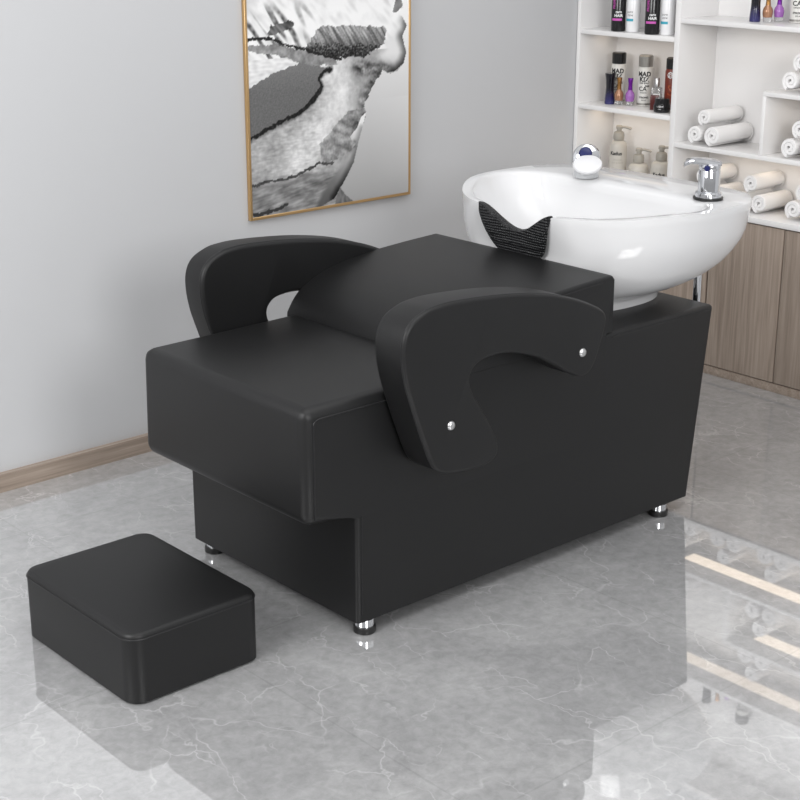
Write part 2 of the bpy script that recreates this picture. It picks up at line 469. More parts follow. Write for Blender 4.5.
b2 = bmesh.new(); lathe(b2, [(.0075, 0), (.007, .002), (0, .003)], n=16)
dirv = Vector((-.92, -.39, 0)).normalized()
bmesh.ops.transform(b2, matrix=Matrix.Translation(Vector((fx, fy, RZ + .0785)) + dirv * .0258) @ dirv.to_track_quat('Z', 'Y').to_matrix().to_4x4(), verts=b2.verts)
o = obj('temperature_mark', b2, navy, fau); o['label'] = 'small dark blue dot'

# spray head lying on the rear rim
hx, hy = 2.996, 2.672
b2 = bmesh.new(); lathe(b2, [(.031, .0005), (.033, .004), (.032, .016), (.026, .026), (.02, .03)], (hx, hy, RZ), 32)
spr = obj('spray_head', b2, grey_pl, st); spr['label'] = 'spray head with white disc and dark blue button'
nv = Vector((-.36, -.27, .89)).normalized(); q = nv.to_track_quat('Z', 'Y').to_matrix().to_4x4()
b2 = bmesh.new(); lathe(b2, [(0, -.012), (.02, -.011), (.031, -.006), (.0335, 0), (.032, .004), (.024, .007), (0, .0085)], n=40)
bmesh.ops.transform(b2, matrix=Matrix.Translation((hx - .022, hy - .024, RZ + .038)) @ q @ Matrix.Diagonal((1.12, 1.12, 1, 1)), verts=b2.verts); obj('spray_disc', b2, white_pl, spr)
b2 = bmesh.new(); lathe(b2, [(.018, -.02), (.031, -.014), (.037, 0), (.034, .012), (.024, .018), (0, .020)], n=32)
nv2 = Vector((-.75, -.6, .25)).normalized()
bmesh.ops.transform(b2, matrix=Matrix.Translation((hx + .014, hy + .013, RZ + .046)) @ nv2.to_track_quat('Z', 'Y').to_matrix().to_4x4(), verts=b2.verts); obj('chrome_collar', b2, chrome, spr)
b2 = bmesh.new(); lathe(b2, [(.017, -.01), (.0172, .016), (.013, .021), (0, .0225)], n=28)
bmesh.ops.transform(b2, matrix=Matrix.Translation((hx + .012, hy + .014, RZ + .055)) @ Vector((-.66, -.55, .35)).to_track_quat('Z', 'Y').to_matrix().to_4x4(), verts=b2.verts); obj('button', b2, navy, spr)
# pipe down the back of the stand
b2 = bmesh.new(); tube(b2, [(3.02, 2.312, .70), (3.022, 2.312, .62), (3.022, 2.312, .50), (3.022, 2.313, .46), (3.012, 2.314, .435), (2.985, 2.315, .425), (2.95, 2.315, .424)], .0105, 14)
o = obj('water_pipe', b2, chrome, st); o['label'] = 'thin chrome water pipe behind the ledge'

# ------------------------------------------------------------------ footstool
fs = thing('footstool', 'low black leather footstool block on the floor in front of the chair', 'footstool', (1.5, 2.52, 0))
b2 = bmesh.new()
box(b2, 1.345, 1.653, 2.299, 2.720, .004, .150)
vert = [e for e in b2.edges if abs((e.verts[0].co - e.verts[1].co).z) > .05]
bmesh.ops.bevel(b2, geom=vert, offset=.034, segments=7, profile=.5, affect='EDGES')
tope = [e for e in b2.edges if min(e.verts[0].co.z, e.verts[1].co.z) > .14]
bmesh.ops.bevel(b2, geom=tope, offset=.011, segments=4, profile=.5, affect='EDGES')
fb = obj('cushion', b2, leather, fs)
def rrect(x0, x1, y0, y1, r, z, k=7):
    pts = []
    for cx, cy, a0 in ((x1 - r, y1 - r, 0), (x0 + r, y1 - r, PI / 2), (x0 + r, y0 + r, PI), (x1 - r, y0 + r, 1.5 * PI)):
        pts += [(cx + r * math.cos(a0 + PI / 2 * i / k), cy + r * math.sin(a0 + PI / 2 * i / k), z) for i in range(k + 1)]
    return pts
b2 = bmesh.new(); tube(b2, rrect(1.345, 1.653, 2.299, 2.720, .034, .1385), .0017, 6, closed=True); obj('seam', b2, seam_m, fb)
for x in (1.395, 1.61):
    for y in (2.355, 2.685):
        b2 = bmesh.new(); lathe(b2, [(.018, 0), (.02, .002), (.02, .004)], (x, y, 0), 18); obj('foot_pad', b2, rubber, fs)

# ------------------------------------------------------------------ picture
PX0, PX1, PZ0, PZ1 = 2.513, 3.116, .596, 1.435
pic = thing('framed_picture', 'black and white mountain landscape print in a thin brass frame on the grey wall', 'picture', ((PX0 + PX1) / 2, WY, PZ0))
b2 = bmesh.new(); FT = .0085
for a in ((PX0, PX0 + FT, PZ0, PZ1), (PX1 - FT, PX1, PZ0, PZ1), (PX0 + FT, PX1 - FT, PZ0, PZ0 + FT), (PX0 + FT, PX1 - FT, PZ1 - FT, PZ1)):
    box(b2, a[0], a[1], 3.488, 3.5005, a[2], a[3], bev=.0012, seg=1)
obj('frame', b2, gold, pic)
HEAD = [(.028, .616), (.10, .70), (.22, .755), (.36, .77), (.48, .73), (.55, .67), (.57, .62), (.562, .60), (.571, .571), (.576, .554), (.555, .538), (.581, .525), (.591, .502), (.585, .48), (.573, .472), (.585, .446), (.589, .424), (.578, .394), (.552, .372), (.517, .37), (.494, .381), (.49, .37), (.47, .355), (.45, .326), (.441, .311), (.422, .285), (.43, .263), (.428, .25), (.414, .216), (.401, .182), (.382, .123), (.347, .074), (.33, .054), (.35, .03), (.389, .0), (-.02, -.02), (-.02, .616)]
NECK = [(.43, .263), (.414, .216), (.401, .182), (.382, .123), (.347, .074), (.307, .026), (.22, -.005), (.252, .051), (.297, .098), (.36, .152), (.383, .176), (.368, .199), (.395, .222), (.41, .251)]
LAKE = [(-.02, .355), (.018, .37), (.09, .401), (.185, .422), (.259, .41), (.283, .397), (.256, .374), (.265, .35), (.225, .311), (.16, .279), (.013, .233), (-.02, .225)]
EDGE = [(.0, .226), (.013, .231), (.09, .256), (.16, .277), (.195, .293), (.225, .309), (.25, .332), (.266, .35), (.254, .372), (.27, .39), (.30, .399)]
HATCH = [(.199, .463), (.223, .477), (.262, .518), (.382, .513), (.506, .502), (.517, .484), (.494, .452), (.425, .422), (.303, .432), (.218, .451)]
HATD = [(.199, .464), (.272, .47), (.403, .458), (.494, .452), (.425, .422), (.303, .432), (.218, .451)]
RIDGE = [(.0, .497), (.023, .498), (.083, .496), (.144, .473), (.207, .458), (.271, .437), (.336, .422)]
SAND = [(-.02, .482), (.093, .478), (.207, .454), (.314, .43), (.325, .408), (.259, .41), (.185, .422), (.113, .448), (-.02, .47)]
CAVE = [(.076, .509), (.09, .53), (.157, .54), (.175, .525), (.125, .508), (.082, .501)]
LIP = [(.546, .576), (.53, .61), (.575, .61), (.573, .558), (.55, .541), (.535, .543)]
CHIN = [(.494, .469), (.564, .541), (.591, .502), (.573, .472), (.589, .424), (.578, .394), (.54, .371), (.499, .374), (.454, .42)]
CLIFF = [(.38, .396), (.459, .39), (.494, .381), (.47, .355), (.45, .326), (.43, .289), (.407, .304), (.425, .341), (.385, .366)]
CLF2 = [(.362, .273), (.43, .277), (.415, .255), (.378, .228), (.372, .199), (.386, .175), (.377, .159), (.343, .145), (.264, .128), (.255, .189), (.311, .235)]
WAVES = [(-.02, .09), (.091, .097), (.154, .089), (.209, .125), (.297, .106), (.252, .051), (.22, -.01), (-.02, -.02)]
SHO = [(.33, .06), (.395, -.01), (.30, -.01)]
def inside(p, poly):
    c = False; x, y = p; j = len(poly) - 1
    for i in range(len(poly)):
        xi, yi = poly[i]; xj, yj = poly[j]
        if (yi > y) != (yj > y) and x < (xj - xi) * (y - yi) / (yj - yi) + xi: c = not c
        j = i
    return c
def dist(p, line):
    b = 9
    for (ax, ay), (bx, by) in zip(line, line[1:]):
        dx, dy = bx - ax, by - ay; t = max(0, min(1, ((p[0] - ax) * dx + (p[1] - ay) * dy) / (dx * dx + dy * dy)))
        b = min(b, math.hypot(p[0] - ax - t * dx, p[1] - ay - t * dy))
    return b
def nz(x, y, s, o=0): return noise.noise(Vector((x * s + o, y * s, o * .7)))
def fbm(x, y, s, o=0): return sum(nz(x, y, s * 2 ** i, o + i * 3.1) / 1.6 ** i for i in range(4)) / 1.9
def art(u, v):
    jx, jy = .004 * nz(u, v, 60, 1) + .003 * nz(u, v, 130, 2), .004 * nz(u, v, 60, 5) + .003 * nz(u, v, 130, 6)
    q = (u + jx, v + jy); p = (u, v)
    rough_side = v < .372 and v > .26
    if not inside(q if rough_side else p, HEAD):
        g = .93 - .30 * max(0, min(1, (.55 - v) / .55)) ** 1.1 + .12 * max(0, (u - .45)) * 2 * (1 if v < .3 else .5)
        return max(.5, min(.95, g))
    sm = lambda t: max(0, min(1, t)) ** 2 * (3 - 2 * max(0, min(1, t)))
    lerp = lambda a_, b_, t: a_ + (b_ - a_) * t
    # surf: bright churned foam in the middle, finer darker ripples towards the lower left
    core = sm(1 - dist(p, [(.30, .41), (.33, .34), (.30, .27), (.24, .20), (.18, .15)]) / .10)
    g = .66 + .13 * fbm(u, v, 16, 3) + .13 * fbm(u, v, 55, 4) + .10 * nz(u * .4, v * 1.3, 150, 5) * sm((.33 - u) / .1) + .20 * core
    if v > .44:                                                              # snow slope
        g = .95 - .14 * max(0, nz(u * .8 + v * .9, v * .25 - u * .3, 55, 8)) - .07 * max(0, fbm(u, v, 25, 2)) - .13 * sm((v - .54) / .2)
        k = sm((.26 - u) / .1) * sm((.60 - v) / .05) * sm((nz(u + v * .8, u * .25, 40, 3) - .0) / .25)
        g = lerp(g, .42 + .3 * nz(u, v, 90, 2), k)
    elif u < .22 and v > .33: g = .90 + .12 * nz(u * .4, v, 120, 7) - .1 * max(0, nz(u * .3, v, 60, 2))
    if inside(q, CAVE): g = .36 + .3 * nz(u + v, v * .4, 90, 3)
    if inside((u + jx * 2.5, v + jy), HATCH):
        k = sm((v - .455) / .05)
        g = lerp(.40, .60, k) + .42 * nz(u * 1.3 + v * .9, v * .22, 95, 4) * (.5 + .5 * k) + .12 * nz(u, v, 200, 3)
    if inside((u + jx, v + jy * 2), HATD): g = lerp(.20, .34, sm((v - .44) / .03)) + .42 * nz(u, v, 190, 6)
    if inside(q, SAND): g = .56 + .22 * fbm(u, v, 60, 9) - .12 * max(0, nz(u * .3, v, 90, 4))
    if dist(q, RIDGE) < .0042 + .003 * nz(u, v, 70, 3): g = .13 + .15 * max(0, nz(u, v, 180, 3))
    if inside(p, CHIN):
        w = sm(dist(p, [(.575, .56), (.494, .469), (.454, .42), (.49, .384)]) / .045)
        c = .88 - .50 * sm(1 - dist(p, HEAD[8:20]) / .034) - .22 * sm((.43 - v) / .06)
        g = lerp(g, c, w)
    if inside(p, LIP): g = .45 + .2 * nz(u, v, 40, 3)
    if inside(q, LAKE): g = .45 + .07 * nz(u, v, 260, 3) + .05 * sm((v - .33) / .1) - .04
    de = dist(q, EDGE)
    if de < .0055 + .004 * nz(u, v, 60, 8): g = .10 + .18 * max(0, nz(u, v, 200, 2))
    elif de < .014 and not inside(q, LAKE): g = lerp(.42, g, sm((de - .005) / .009))
    dc = dist(p, [(.405, .39), (.494, .381), (.47, .355), (.45, .326), (.43, .285), (.435, .263), (.40, .235), (.378, .20), (.385, .175)])
    ww = sm(1 - dc / (.042 + .02 * nz(u, v, 35, 6)))
    g = lerp(g, .40 + .34 * nz(u * .6 + v * .3, v, 70, 5) + .2 * nz(u, v, 150, 7), ww)
    if inside(q, CLF2): g = lerp(g, .55 + .26 * nz(u * .5 + v * .3, v, 75, 9) + .14 * nz(u, v, 160, 4), .8)
    wv = sm((.112 + .018 * nz(u, .3, 22, 4) - v) / .012)
    g = lerp(g, .52 + .25 * fbm(u * .6, v * 1.3, 28, 11) + .12 * nz(u * .3 - v, v, 140, 2), wv)
    if dist(q, [(.0, .094), (.07, .106), (.13, .103), (.19, .116), (.25, .133), (.30, .128)]) < .004 + .003 * nz(u, v, 50, 3): g = .28 + .1 * nz(u, v, 120, 1)
    if inside(p, NECK):
        dn = dist(p, [(.22, -.005), (.252, .051), (.297, .098), (.36, .152), (.383, .176)])
        c = .34 + 1.9 * max(0, v - .02) + .03 * nz(u, v, 50, 2) + .20 * sm((u - .30) / .12) - .30 * sm(1 - dist(p, NECK[1:6]) / .026)
        g = lerp(g, min(.92, c), sm(dn / .02))
    if inside(p, SHO): g = .42 + .12 * nz(u * 2, v, 60, 3)
    if dist(q, [(.0, .022), (.03, .012), (.09, .02), (.13, .03)]) < .005: g = .22
    return max(.03, min(.98, g))
GU, GV = 210, 300
b2 = bmesh.new(); cl = b2.loops.layers.float_color.new('ink')
ux0, ux1, vz0, vz1 = PX0 + FT, PX1 - FT, PZ0 + FT, PZ1 - FT
vs = [[b2.verts.new((ux0 + (ux1 - ux0) * i / GU, 3.490, vz0 + (vz1 - vz0) * j / GV)) for j in range(GV + 1)] for i in range(GU + 1)]
val = [[art((v.co.x - PX0) * 1.006, (v.co.z - PZ0) * .995) for v in row] for row in vs]
for i in range(GU):
    for j in range(GV):
        f = b2.faces.new((vs[i][j], vs[i + 1][j], vs[i + 1][j + 1], vs[i][j + 1]))
        for lp, (a, b) in zip(f.loops, ((i, j), (i + 1, j), (i + 1, j + 1), (i, j + 1))):
            g = val[a][b] ** 2.2; lp[cl] = (g, g, g, 1)
# board behind the print
box(b2, ux0, ux1, 3.4902, 3.5005, vz0, vz1)
pm = mat('print_ink', (.8, .8, .8), .55, spec=.25)
nt, N, L, bs = nodes(pm); at = N.new('ShaderNodeAttribute'); at.attribute_name = 'ink'; L.new(at.outputs['Color'], bs.inputs['Base Color'])
o = obj('print', b2, pm, pic, smooth=False); o['label'] = 'grey landscape print: snow slope, dark lake and surf'

# ------------------------------------------------------------------ cabinets and shelves
FX = 3.872
for i, (ya, yb, lab) in enumerate(((2.930, 3.494, 'oak base cabinet behind the wash basin, next to the grey wall'), (2.379, 2.925, 'oak base cabinet right of the wash basin, at the photo edge'), (1.828, 2.374, 'oak base cabinet beyond the right photo edge'))):
    t = thing('base_cabinet', lab, 'cabinet', (FX + .09, (ya + yb) / 2, 0), 'oak base cabinets')
    obj('carcass', B(FX + .019, WX - .003, ya, yb, .031, .5145), gapm, t, smooth=False)
    obj('plinth', B(FX + .004, FX + .03, ya, yb, 0, .0285, bev=.001), wood_h, t)
    ym = (ya + yb) / 2
    for a, b in ((ya + .001, ym - .002), (ym + .002, yb - .001)):
        obj('door', B(FX, FX + .018, a, b, .032, .512, bev=.0012), wood, t)
wt = obj('worktop', B(FX - .006, WX - .003, 1.828, 3.517, .516, .534, bev=.002), lam); tag(wt, 'continuous white worktop on the oak cabinets, under the shelves', 'worktop')
BX = 4.058
su = thing('shelf_unit', 'white tall shelf unit with shampoo, perfume and pump bottles, left beside the grey wall', 'shelf unit', (FX + .09, 3.29, .535))
obj('side_panel', B(FX, BX, 3.502, 3.516, .5345, 1.5, bev=.001), lam, su)
obj('side_panel', B(FX, BX, 3.090, 3.110, .5345, 1.5, bev=.001), lam, su)
obj('back_panel', B(BX, BX + .012, 3.090, 3.516, .5345, 1.5), lam, su, smooth=False)
for z in (.803, 1.045, 1.34): obj('shelf', B(FX + .002, BX, 3.1102, 3.5018, z - .015, z, bev=.001), lam, su)
obj('top_panel', B(FX, BX + .012, 3.090, 3.516, 1.5003, 1.518, bev=.001), lam, su)
su2 = thing('shelf_unit', 'white wide shelf unit with rolled towels, right of the tall bottle shelves', 'shelf unit', (FX + .09, 2.5, .535))
obj('back_panel', B(BX, BX + .012, 1.828, 3.0898, .5345, 1.5), lam, su2, smooth=False)
obj('shelf', B(FX + .002, BX, 1.842, 3.0895, .708, .722, bev=.001), lam, su2)
obj('shelf', B(FX + .002, BX, 1.842, 3.0895, 1.089, 1.103, bev=.001), lam, su2)
obj('divider', B(FX + .002, BX, 2.756, 2.768, .7222, .898, bev=.001), lam, su2)
obj('cubby_top', B(FX + .002, BX, 1.842, 2.768, .8982, .911, bev=.001), lam, su2)
obj('side_panel', B(FX, BX, 1.828, 1.8418, .5345, 1.5, bev=.001), lam, su2)
obj('top_panel', B(FX, BX + .012, 1.828, 3.0898, 1.5003, 1.518, bev=.001), lam, su2)

# ------------------------------------------------------------------ towels
def towel_mesh(r, L, turns=2.0):
    """rolled towel along +X: a spiral of cloth with a real gap between the turns"""
    bm = bmesh.new()
    pitch = r / (turns + .35); h = pitch * .5
    n = int(turns * 26); a_end = turns * 2 * PI
    def cen(t): 
        a = t * a_end; rr = pitch * .32 + (r - h - pitch * .32) * t
        return a, rr
    secs = ((0, .58), (.002, .72), (.005, .80), (.010, .82), (L - .016, .82), (L - .007, .80), (L - .002, .7), (L, .45))
    loops = []
    for x, k in secs:
        loop = []
        shr = 1 if x < .5 * L else (1 - .10 * (1 - (k - .45) / .455))
        pts = []
        for i in range(n + 1):
            a, rr = cen(i / n); pts.append((a, rr))
        outer = [((rr + h * k) * math.cos(a - .62 * PI - a_end), (rr + h * k) * math.sin(a - .62 * PI - a_end)) for a, rr in pts]
        inner = [((rr - h * k) * math.cos(a - .62 * PI - a_end), (rr - h * k) * math.sin(a - .62 * PI - a_end)) for a, rr in pts]
        loop = outer + inner[::-1]
        loops.append([bm.verts.new((x, -p[0] * shr, p[1] * shr)) for p in loop])
    m = len(loops[0])
    for a, b in zip(loops, loops[1:]):
        for i in range(m): bm.faces.new((a[i], a[(i + 1) % m], b[(i + 1) % m], b[i]))
    for lp_, fl in ((loops[0], 0), (loops[-1], 1)):
        for i in range(n):
            q = (lp_[i], lp_[i + 1], lp_[m - 2 - i], lp_[m - 1 - i])
            bm.faces.new(q if fl else q[::-1])
    # far end is closed by the folded cloth
    lathe2 = []
    for rr, x in ((r * .86, L - .008), (r * .7, L - .004), (0.0, L - .001)):
        lathe2.append([bm.verts.new((x, rr * math.cos(2 * PI * i / 32), rr * math.sin(2 * PI * i / 32))) for i in range(32)] if rr > 0 else [bm.verts.new((x, 0, 0))])
    for a, b in zip(lathe2, lathe2[1:]):
        for i in range(32):
            j = (i + 1) % 32
            bm.faces.new((a[i], a[j], b[j], b[i]) if len(b) > 1 else (a[i], a[j], b[0]))
    return bm
tw = {}
def towel(x, y, z, r, L, label, group):
    key = (round(r, 4), round(L, 3))
    if key not in tw:
        o = obj('rolled_towel', towel_mesh(r, L), terry, ang=45); tw[key] = o.data
    else:
        o = bpy.data.objects.new('rolled_towel', tw[key]); C.objects.link(o)
    o.location = (x, y, z)
    o.rotation_euler = (random.uniform(-.12, .12), 0, 0)
    return tag(o, label, 'towel', group)
def stack(x, y, zs, where, group, spec=None):
    spec = spec or ((.033, .0335, .0), (-.034, .0335, .0), (.001, .0905, .0))
    for (dy, dz, dx), nm, r in zip(spec, ('lower left', 'lower right', 'top'), (.0328, .0332, .0315)):
        towel(x + dx, y + dy, zs + dz + .0005, r, .165 if x < 3.89 else .145, 'white rolled towel, %s of stack %s' % (nm, where), group)
g = 'white rolled towels on the shelf over the counter'
towel(3.880, 3.016, .7545, .0318, .170, 'white rolled towel, lower left of the stack left of the shelf cubby', 'rolled towels on the middle shelf')
towel(3.877, 2.947, .7570, .0346, .178, 'white thick rolled towel, lower right of the stack left of the shelf cubby', 'rolled towels on the middle shelf')
towel(3.880, 2.983, .8105, .0290, .172, 'white rolled towel on top of the stack left of the shelf cubby', 'rolled towels on the middle shelf')
stack(3.880, 2.633, .722, 'inside the shelf cubby', 'rolled towels inside the cubby')
stack(3.910, 2.668, .911, 'on top of the shelf cubby', 'rolled towels on the cubby top')
stack(3.908, 2.992, .534, 'on the worktop right behind the faucet', 'rolled towels on the worktop behind the faucet')
stack(3.908, 2.812, .534, 'on the worktop just right of the basin rim', 'rolled towels on the worktop beside the basin')
stack(3.908, 2.622, .534, 'on the worktop at the right photo edge', 'rolled towels on the worktop at the right edge')

# ------------------------------------------------------------------ bottles
blk = mat('gloss_black', (.008, .008, .009), .18)
wht = mat('gloss_white', (.82, .82, .83), .2)
canw = mat('can_white', (.66, .65, .62), .3)
greycap = mat('grey_cap', (.30, .29, .27), .32, .6)
ink = mat('ink_black', (.015, .015, .015), .5)
inkw = mat('ink_white', (.8, .8, .8), .5)
pink = mat('pink_band', (.55, .09, .42), .4)
teal = mat('teal_band', (.04, .36, .48), .4)
purple = mat('purple_cap', (.16, .012, .30), .16, .4)
lilac = mat('lilac_lacquer', (.32, .12, .42), .12, coat=.4)
brass = mat('gold_cap', (.38, .19, .06), .2, .7)
copper = mat('copper_lacquer', (.36, .18, .10), .15, .3, coat=.4)
glass = mat('clear_glass', (.72, .72, .72), .05, trans=.75)
redcan = mat('red_can', (.20, .028, .012), .28)
maroon = mat('maroon_box', (.09, .010, .008), .3)
orange = mat('orange_print', (.45, .10, .03), .4)
cream = mat('cream_plastic', (.50, .475, .43), .35)
pumpm = mat('pump_greige', (.35, .33, .29), .38)
def navy_grad():
    m = mat('navy_black_glass', (.01, .01, .05), .12, coat=.4)
    nt, N, L, b = nodes(m); tc = N.new('ShaderNodeTexCoord'); s = N.new('ShaderNodeSeparateXYZ'); r = N.new('ShaderNodeValToRGB')
    L.new(tc.outputs['Generated'], s.inputs[0]); L.new(s.outputs['Z'], r.inputs['Fac']); L.new(r.outputs['Color'], b.inputs['Base Color'])
    e = r.color_ramp.elements; e[0].position = .05; e[0].color = (.022, .02, .12, 1); e[1].position = .5; e[1].color = (.003, .003, .008, 1)
    return m
navyg = navy_grad()
VA = math.atan2(-3.35, -3.95)                   # labels are turned towards the room
def cylfn(cx, cy, r, ang=VA, sx=1, sy=1):
    def fn_at(z0, u0=0):
        def fn(u, v):
            th = ang + (u + u0) / r
            return Vector((cx + r * sx * math.cos(th), cy + r * sy * math.sin(th), z0 + v))
        return fn
    return fn_at
def band(cx, cy, r, z0, z1, a0, a1, m, parent, name, n=12):
    b = bmesh.new()
    lo = [b.verts.new((cx + r * math.cos(VA + a0 + (a1 - a0) * i / n), cy + r * math.sin(VA + a0 + (a1 - a0) * i / n), z0)) for i in range(n + 1)]
    hi = [b.verts.new((v.co.x, v.co.y, z1)) for v in lo]
    for i in range(n): b.faces.new((lo[i], lo[i + 1], hi[i + 1], hi[i]))
    return obj(name, b, m, parent)
def P(parent, name, prof, loc, m, **k):
    return obj(name, lathe(bmesh.new(), prof, loc, **k), m, parent)

GT = 'shampoo bottles on the top left shelf'
for i, (kind, x, y, lab) in enumerate((('b', 3.902, 3.366, 'tall black shampoo bottle with pink band, first from the left on the top shelf'), ('w', 3.918, 3.318, 'tall white shampoo bottle with teal band, between the two black bottles'),
                                       ('b', 3.897, 3.222, 'tall black shampoo bottle with pink band, right one, third on the top shelf'), ('w', 3.918, 3.177, 'tall white shampoo bottle with teal band, last on the top shelf beside the divider'))):
    z = 1.0455
    t = thing('shampoo_bottle', lab, 'bottle', (x, y, z), GT)
    r = .0235 if kind == 'b' else .0222; h = .155
    body = P(t, 'bottle_body', [(r - .003, 0), (r - .0006, .002), (r, .006), (r, h - .012), (r - .004, h - .004), (r * .6, h)], (x, y, z), blk if kind == 'b' else wht)
    P(t, 'cap', [(r * .62, h), (r * .62, h + .03), (r * .5, h + .034), (0, h + .035)], (x, y, z), blk if kind == 'b' else wht)
    if kind == 'b':
        band(x, y, r + .0004, z + .034, z + .041, -.95, .5, pink, body, 'pink_band')
        fn = cylfn(x, y, r + .0004)
        text_mesh(body, 'care', .012, inkw, fn(z + .058, .0), bold=.0003); text_mesh(body, 'HAIR', .0125, inkw, fn(z + .046, .0), bold=.0004)
        text_mesh(body, 'PROFESSIONAL', .012, pink, (lambda x=x, y=y, r=r, z=z: lambda u, v: cylfn(x, y, r + .0004)(z + .112 + u, -v - .012)(0, 0))(), bold=.0002)
    else:
        band(x, y, r + .0004, z + .034, z + .042, -1.3, .0, teal, body, 'teal_band')
        fn = cylfn(x, y, r + .0004)
        text_mesh(body, 'pure', .011, ink, fn(z + .060, -.012)); text_mesh(body, 'care', .011, ink, fn(z + .050, -.011))
def hourglass(x, y, z, lab, grp):
    o = obj('perfume_bottle', lathe(bmesh.new(), [(.0160, 0), (.0170, .002), (.0168, .012), (.0145, .038), (.0138, .055), (.0148, .078), (.0178, .0985), (.0175, .100), (0, .1)], (x, y, z), 28), navyg)
    return tag(o, lab, 'bottle', grp)
def nailbottle(x, y, z, capm, lacm, lab, grp, clear=True):
    t = thing('nail_polish_bottle', lab, 'bottle', (x, y, z), grp)
    P(t, 'glass_base', [(.011, 0), (.0122, .001), (.0128, .008), (.0135, .0135)], (x, y, z), glass)
    P(t, 'lacquer_body', [(.0132, .0137), (.0152, .024), (.0155, .032), (.0135, .040), (.0085, .047), (.0075, .05)], (x, y, z), lacm)
    P(t, 'cap', [(.0074, .0502), (.0068, .06), (.0066, .07), (.0086, .084), (.0092, .087), (.008, .0885), (0, .089)], (x, y, z), capm)
def spraycan(x, y, z, capm, lab, grp, l1, l2):
    t = thing('hairspray_can', lab, 'can', (x, y, z), grp)
    r = .0243
    body = P(t, 'can_body', [(r - .001, 0), (r, .001), (r, .121), (r - .002, .125), (r - .004, .127)], (x, y, z), canw)
    band(x, y, r + .0003, z + .004, z + .010, -1.4, 1.4, greycap, body, 'base_band')
    P(t, 'cap', [(r - .0012, .1272), (r - .0008, .16), (r - .004, .1635), (0, .164)], (x, y, z), capm)
    fn = cylfn(x, y, r + .0005)
    for txt, sz, zz, u, bo in ((l1, .021, .097, -.004, .0009), (l2, .021, .080, -.004, .0009), ('HAIR SPRAY', .0065, .073, -.003, .0002), ('N4', .011, .062, .008, .0004), ('CA', .020, .050, -.008, .0004), ('volume', .008, .042, -.006, .0001), ('STRONG', .008, .026, -.003, .0003), ('250 ml', .0055, .018, -.003, .0001)):
        text_mesh(body, txt, sz, ink, fn(z + zz, u), bold=bo)
z = .8035
GM = 'bottles on the middle left shelf'
hourglass(3.942, 3.424, z, 'dark navy hourglass perfume bottle at the left end of the middle left shelf', GM)
spraycan(3.997, 3.437, z, blk, 'white hairspray can with black cap, behind the navy and gold bottles', GM, 'MAD', 'KIZ')
nailbottle(3.950, 3.391, z, brass, copper, 'gold and copper nail polish bottle beside the navy perfume, left shelf unit', GM)
nailbottle(3.962, 3.354, z, purple, lilac, 'purple nail polish bottle alone between the two hairspray cans', GM)
spraycan(3.995, 3.320, z, greycap, 'white hairspray can with grey cap, middle of the left shelf', GM, 'MAD', 'KIZ')
# clear square perfume bottle
t = thing('perfume_bottle', 'small clear glass perfume bottle with silver cap behind the black jar', 'bottle', (3.962, 3.243, z), GM)
def rot_box(cx, cy, a, hx_, hy_, z0, z1, bev):
    b = bmesh.new(); box(b, -hx_, hx_, -hy_, hy_, z0, z1, bev=bev)
    bmesh.ops.transform(b, matrix=Matrix.Translation((cx, cy, 0)) @ Matrix.Rotation(a, 4, 'Z'), verts=b.verts); return b
obj('glass_body', rot_box(3.962, 3.243, VA, .010, .0175, z, z + .070, .003), glass, t)
lb = obj('paper_label', rot_box(3.9537, 3.2359, VA, .0005, .011, z + .022, z + .050, 0), inkw, t, smooth=False)
P(t, 'collar', [(.007, .0702), (.007, .0745)], (3.962, 3.243, z), satin)
P(t, 'cap', [(.0085, .0747), (.0085, .097), (.0075, .0985), (0, .099)], (3.962, 3.243, z), satin)
o = obj('cosmetic_box', rot_box(3.945, 3.236, VA, .009, .0135, z, z + .046, .001), maroon); tag(o, 'small maroon box left of the black jar on the middle left shelf', 'box', GM)
t = thing('spray_bottle', 'red brown spray bottle with black cap beside the white divider', 'bottle', (3.998, 3.212, z), GM)
bd = P(t, 'bottle_body', [(.021, 0), (.022, .002), (.022, .120), (.019, .128)], (3.998, 3.212, z), redcan)
P(t, 'cap', [(.0205, .1282), (.0205, .160), (.0155, .164), (0, .165)], (3.998, 3.212, z), blk)
fn = cylfn(3.998, 3.212, .0225)
text_mesh(bd, '29', .017, inkw, fn(z + .104, -.006), bold=.0005); text_mesh(bd, 'O', .030, inkw, fn(z + .099, -.006))
text_mesh(bd, 'S', .05, orange, fn(z + .045, -.004))
t = thing('cream_jar', 'black round cream jar at the front of the middle left shelf', 'jar', (3.915, 3.180, z), GM)
bd = P(t, 'jar_body', [(.020, 0), (.0255, .003), (.027, .012), (.027, .022), (.024, .029)], (3.915, 3.180, z), blk, n=32)
P(t, 'lid', [(.0235, .0292), (.0235, .042), (.0215, .0445), (0, .0455)], (3.915, 3.180, z), blk, n=32)
fn = cylfn(3.915, 3.180, .0274); text_mesh(bd, 'CREAM', .006, inkw, fn(z + .018, -.008)); text_mesh(bd, 'care', .006, inkw, fn(z + .011, -.008))
# top right shelf
z = 1.1035; GR = 'bottles on the top right shelf'
hourglass(3.951, 2.872, z, 'dark navy hourglass perfume bottle, first on the top right shelf', GR)
nailbottle(3.966, 2.838, z, brass, copper, 'gold and copper nail polish bottle on the top right shelf', GR)
nailbottle(4.000, 2.822, z, purple, lilac, 'purple nail polish bottle on the top right shelf', GR)
spraycan(4.020, 2.768, z, blk, 'white hairspray can at the right photo edge on the top right shelf', GR, 'MAD', 'KIZ')
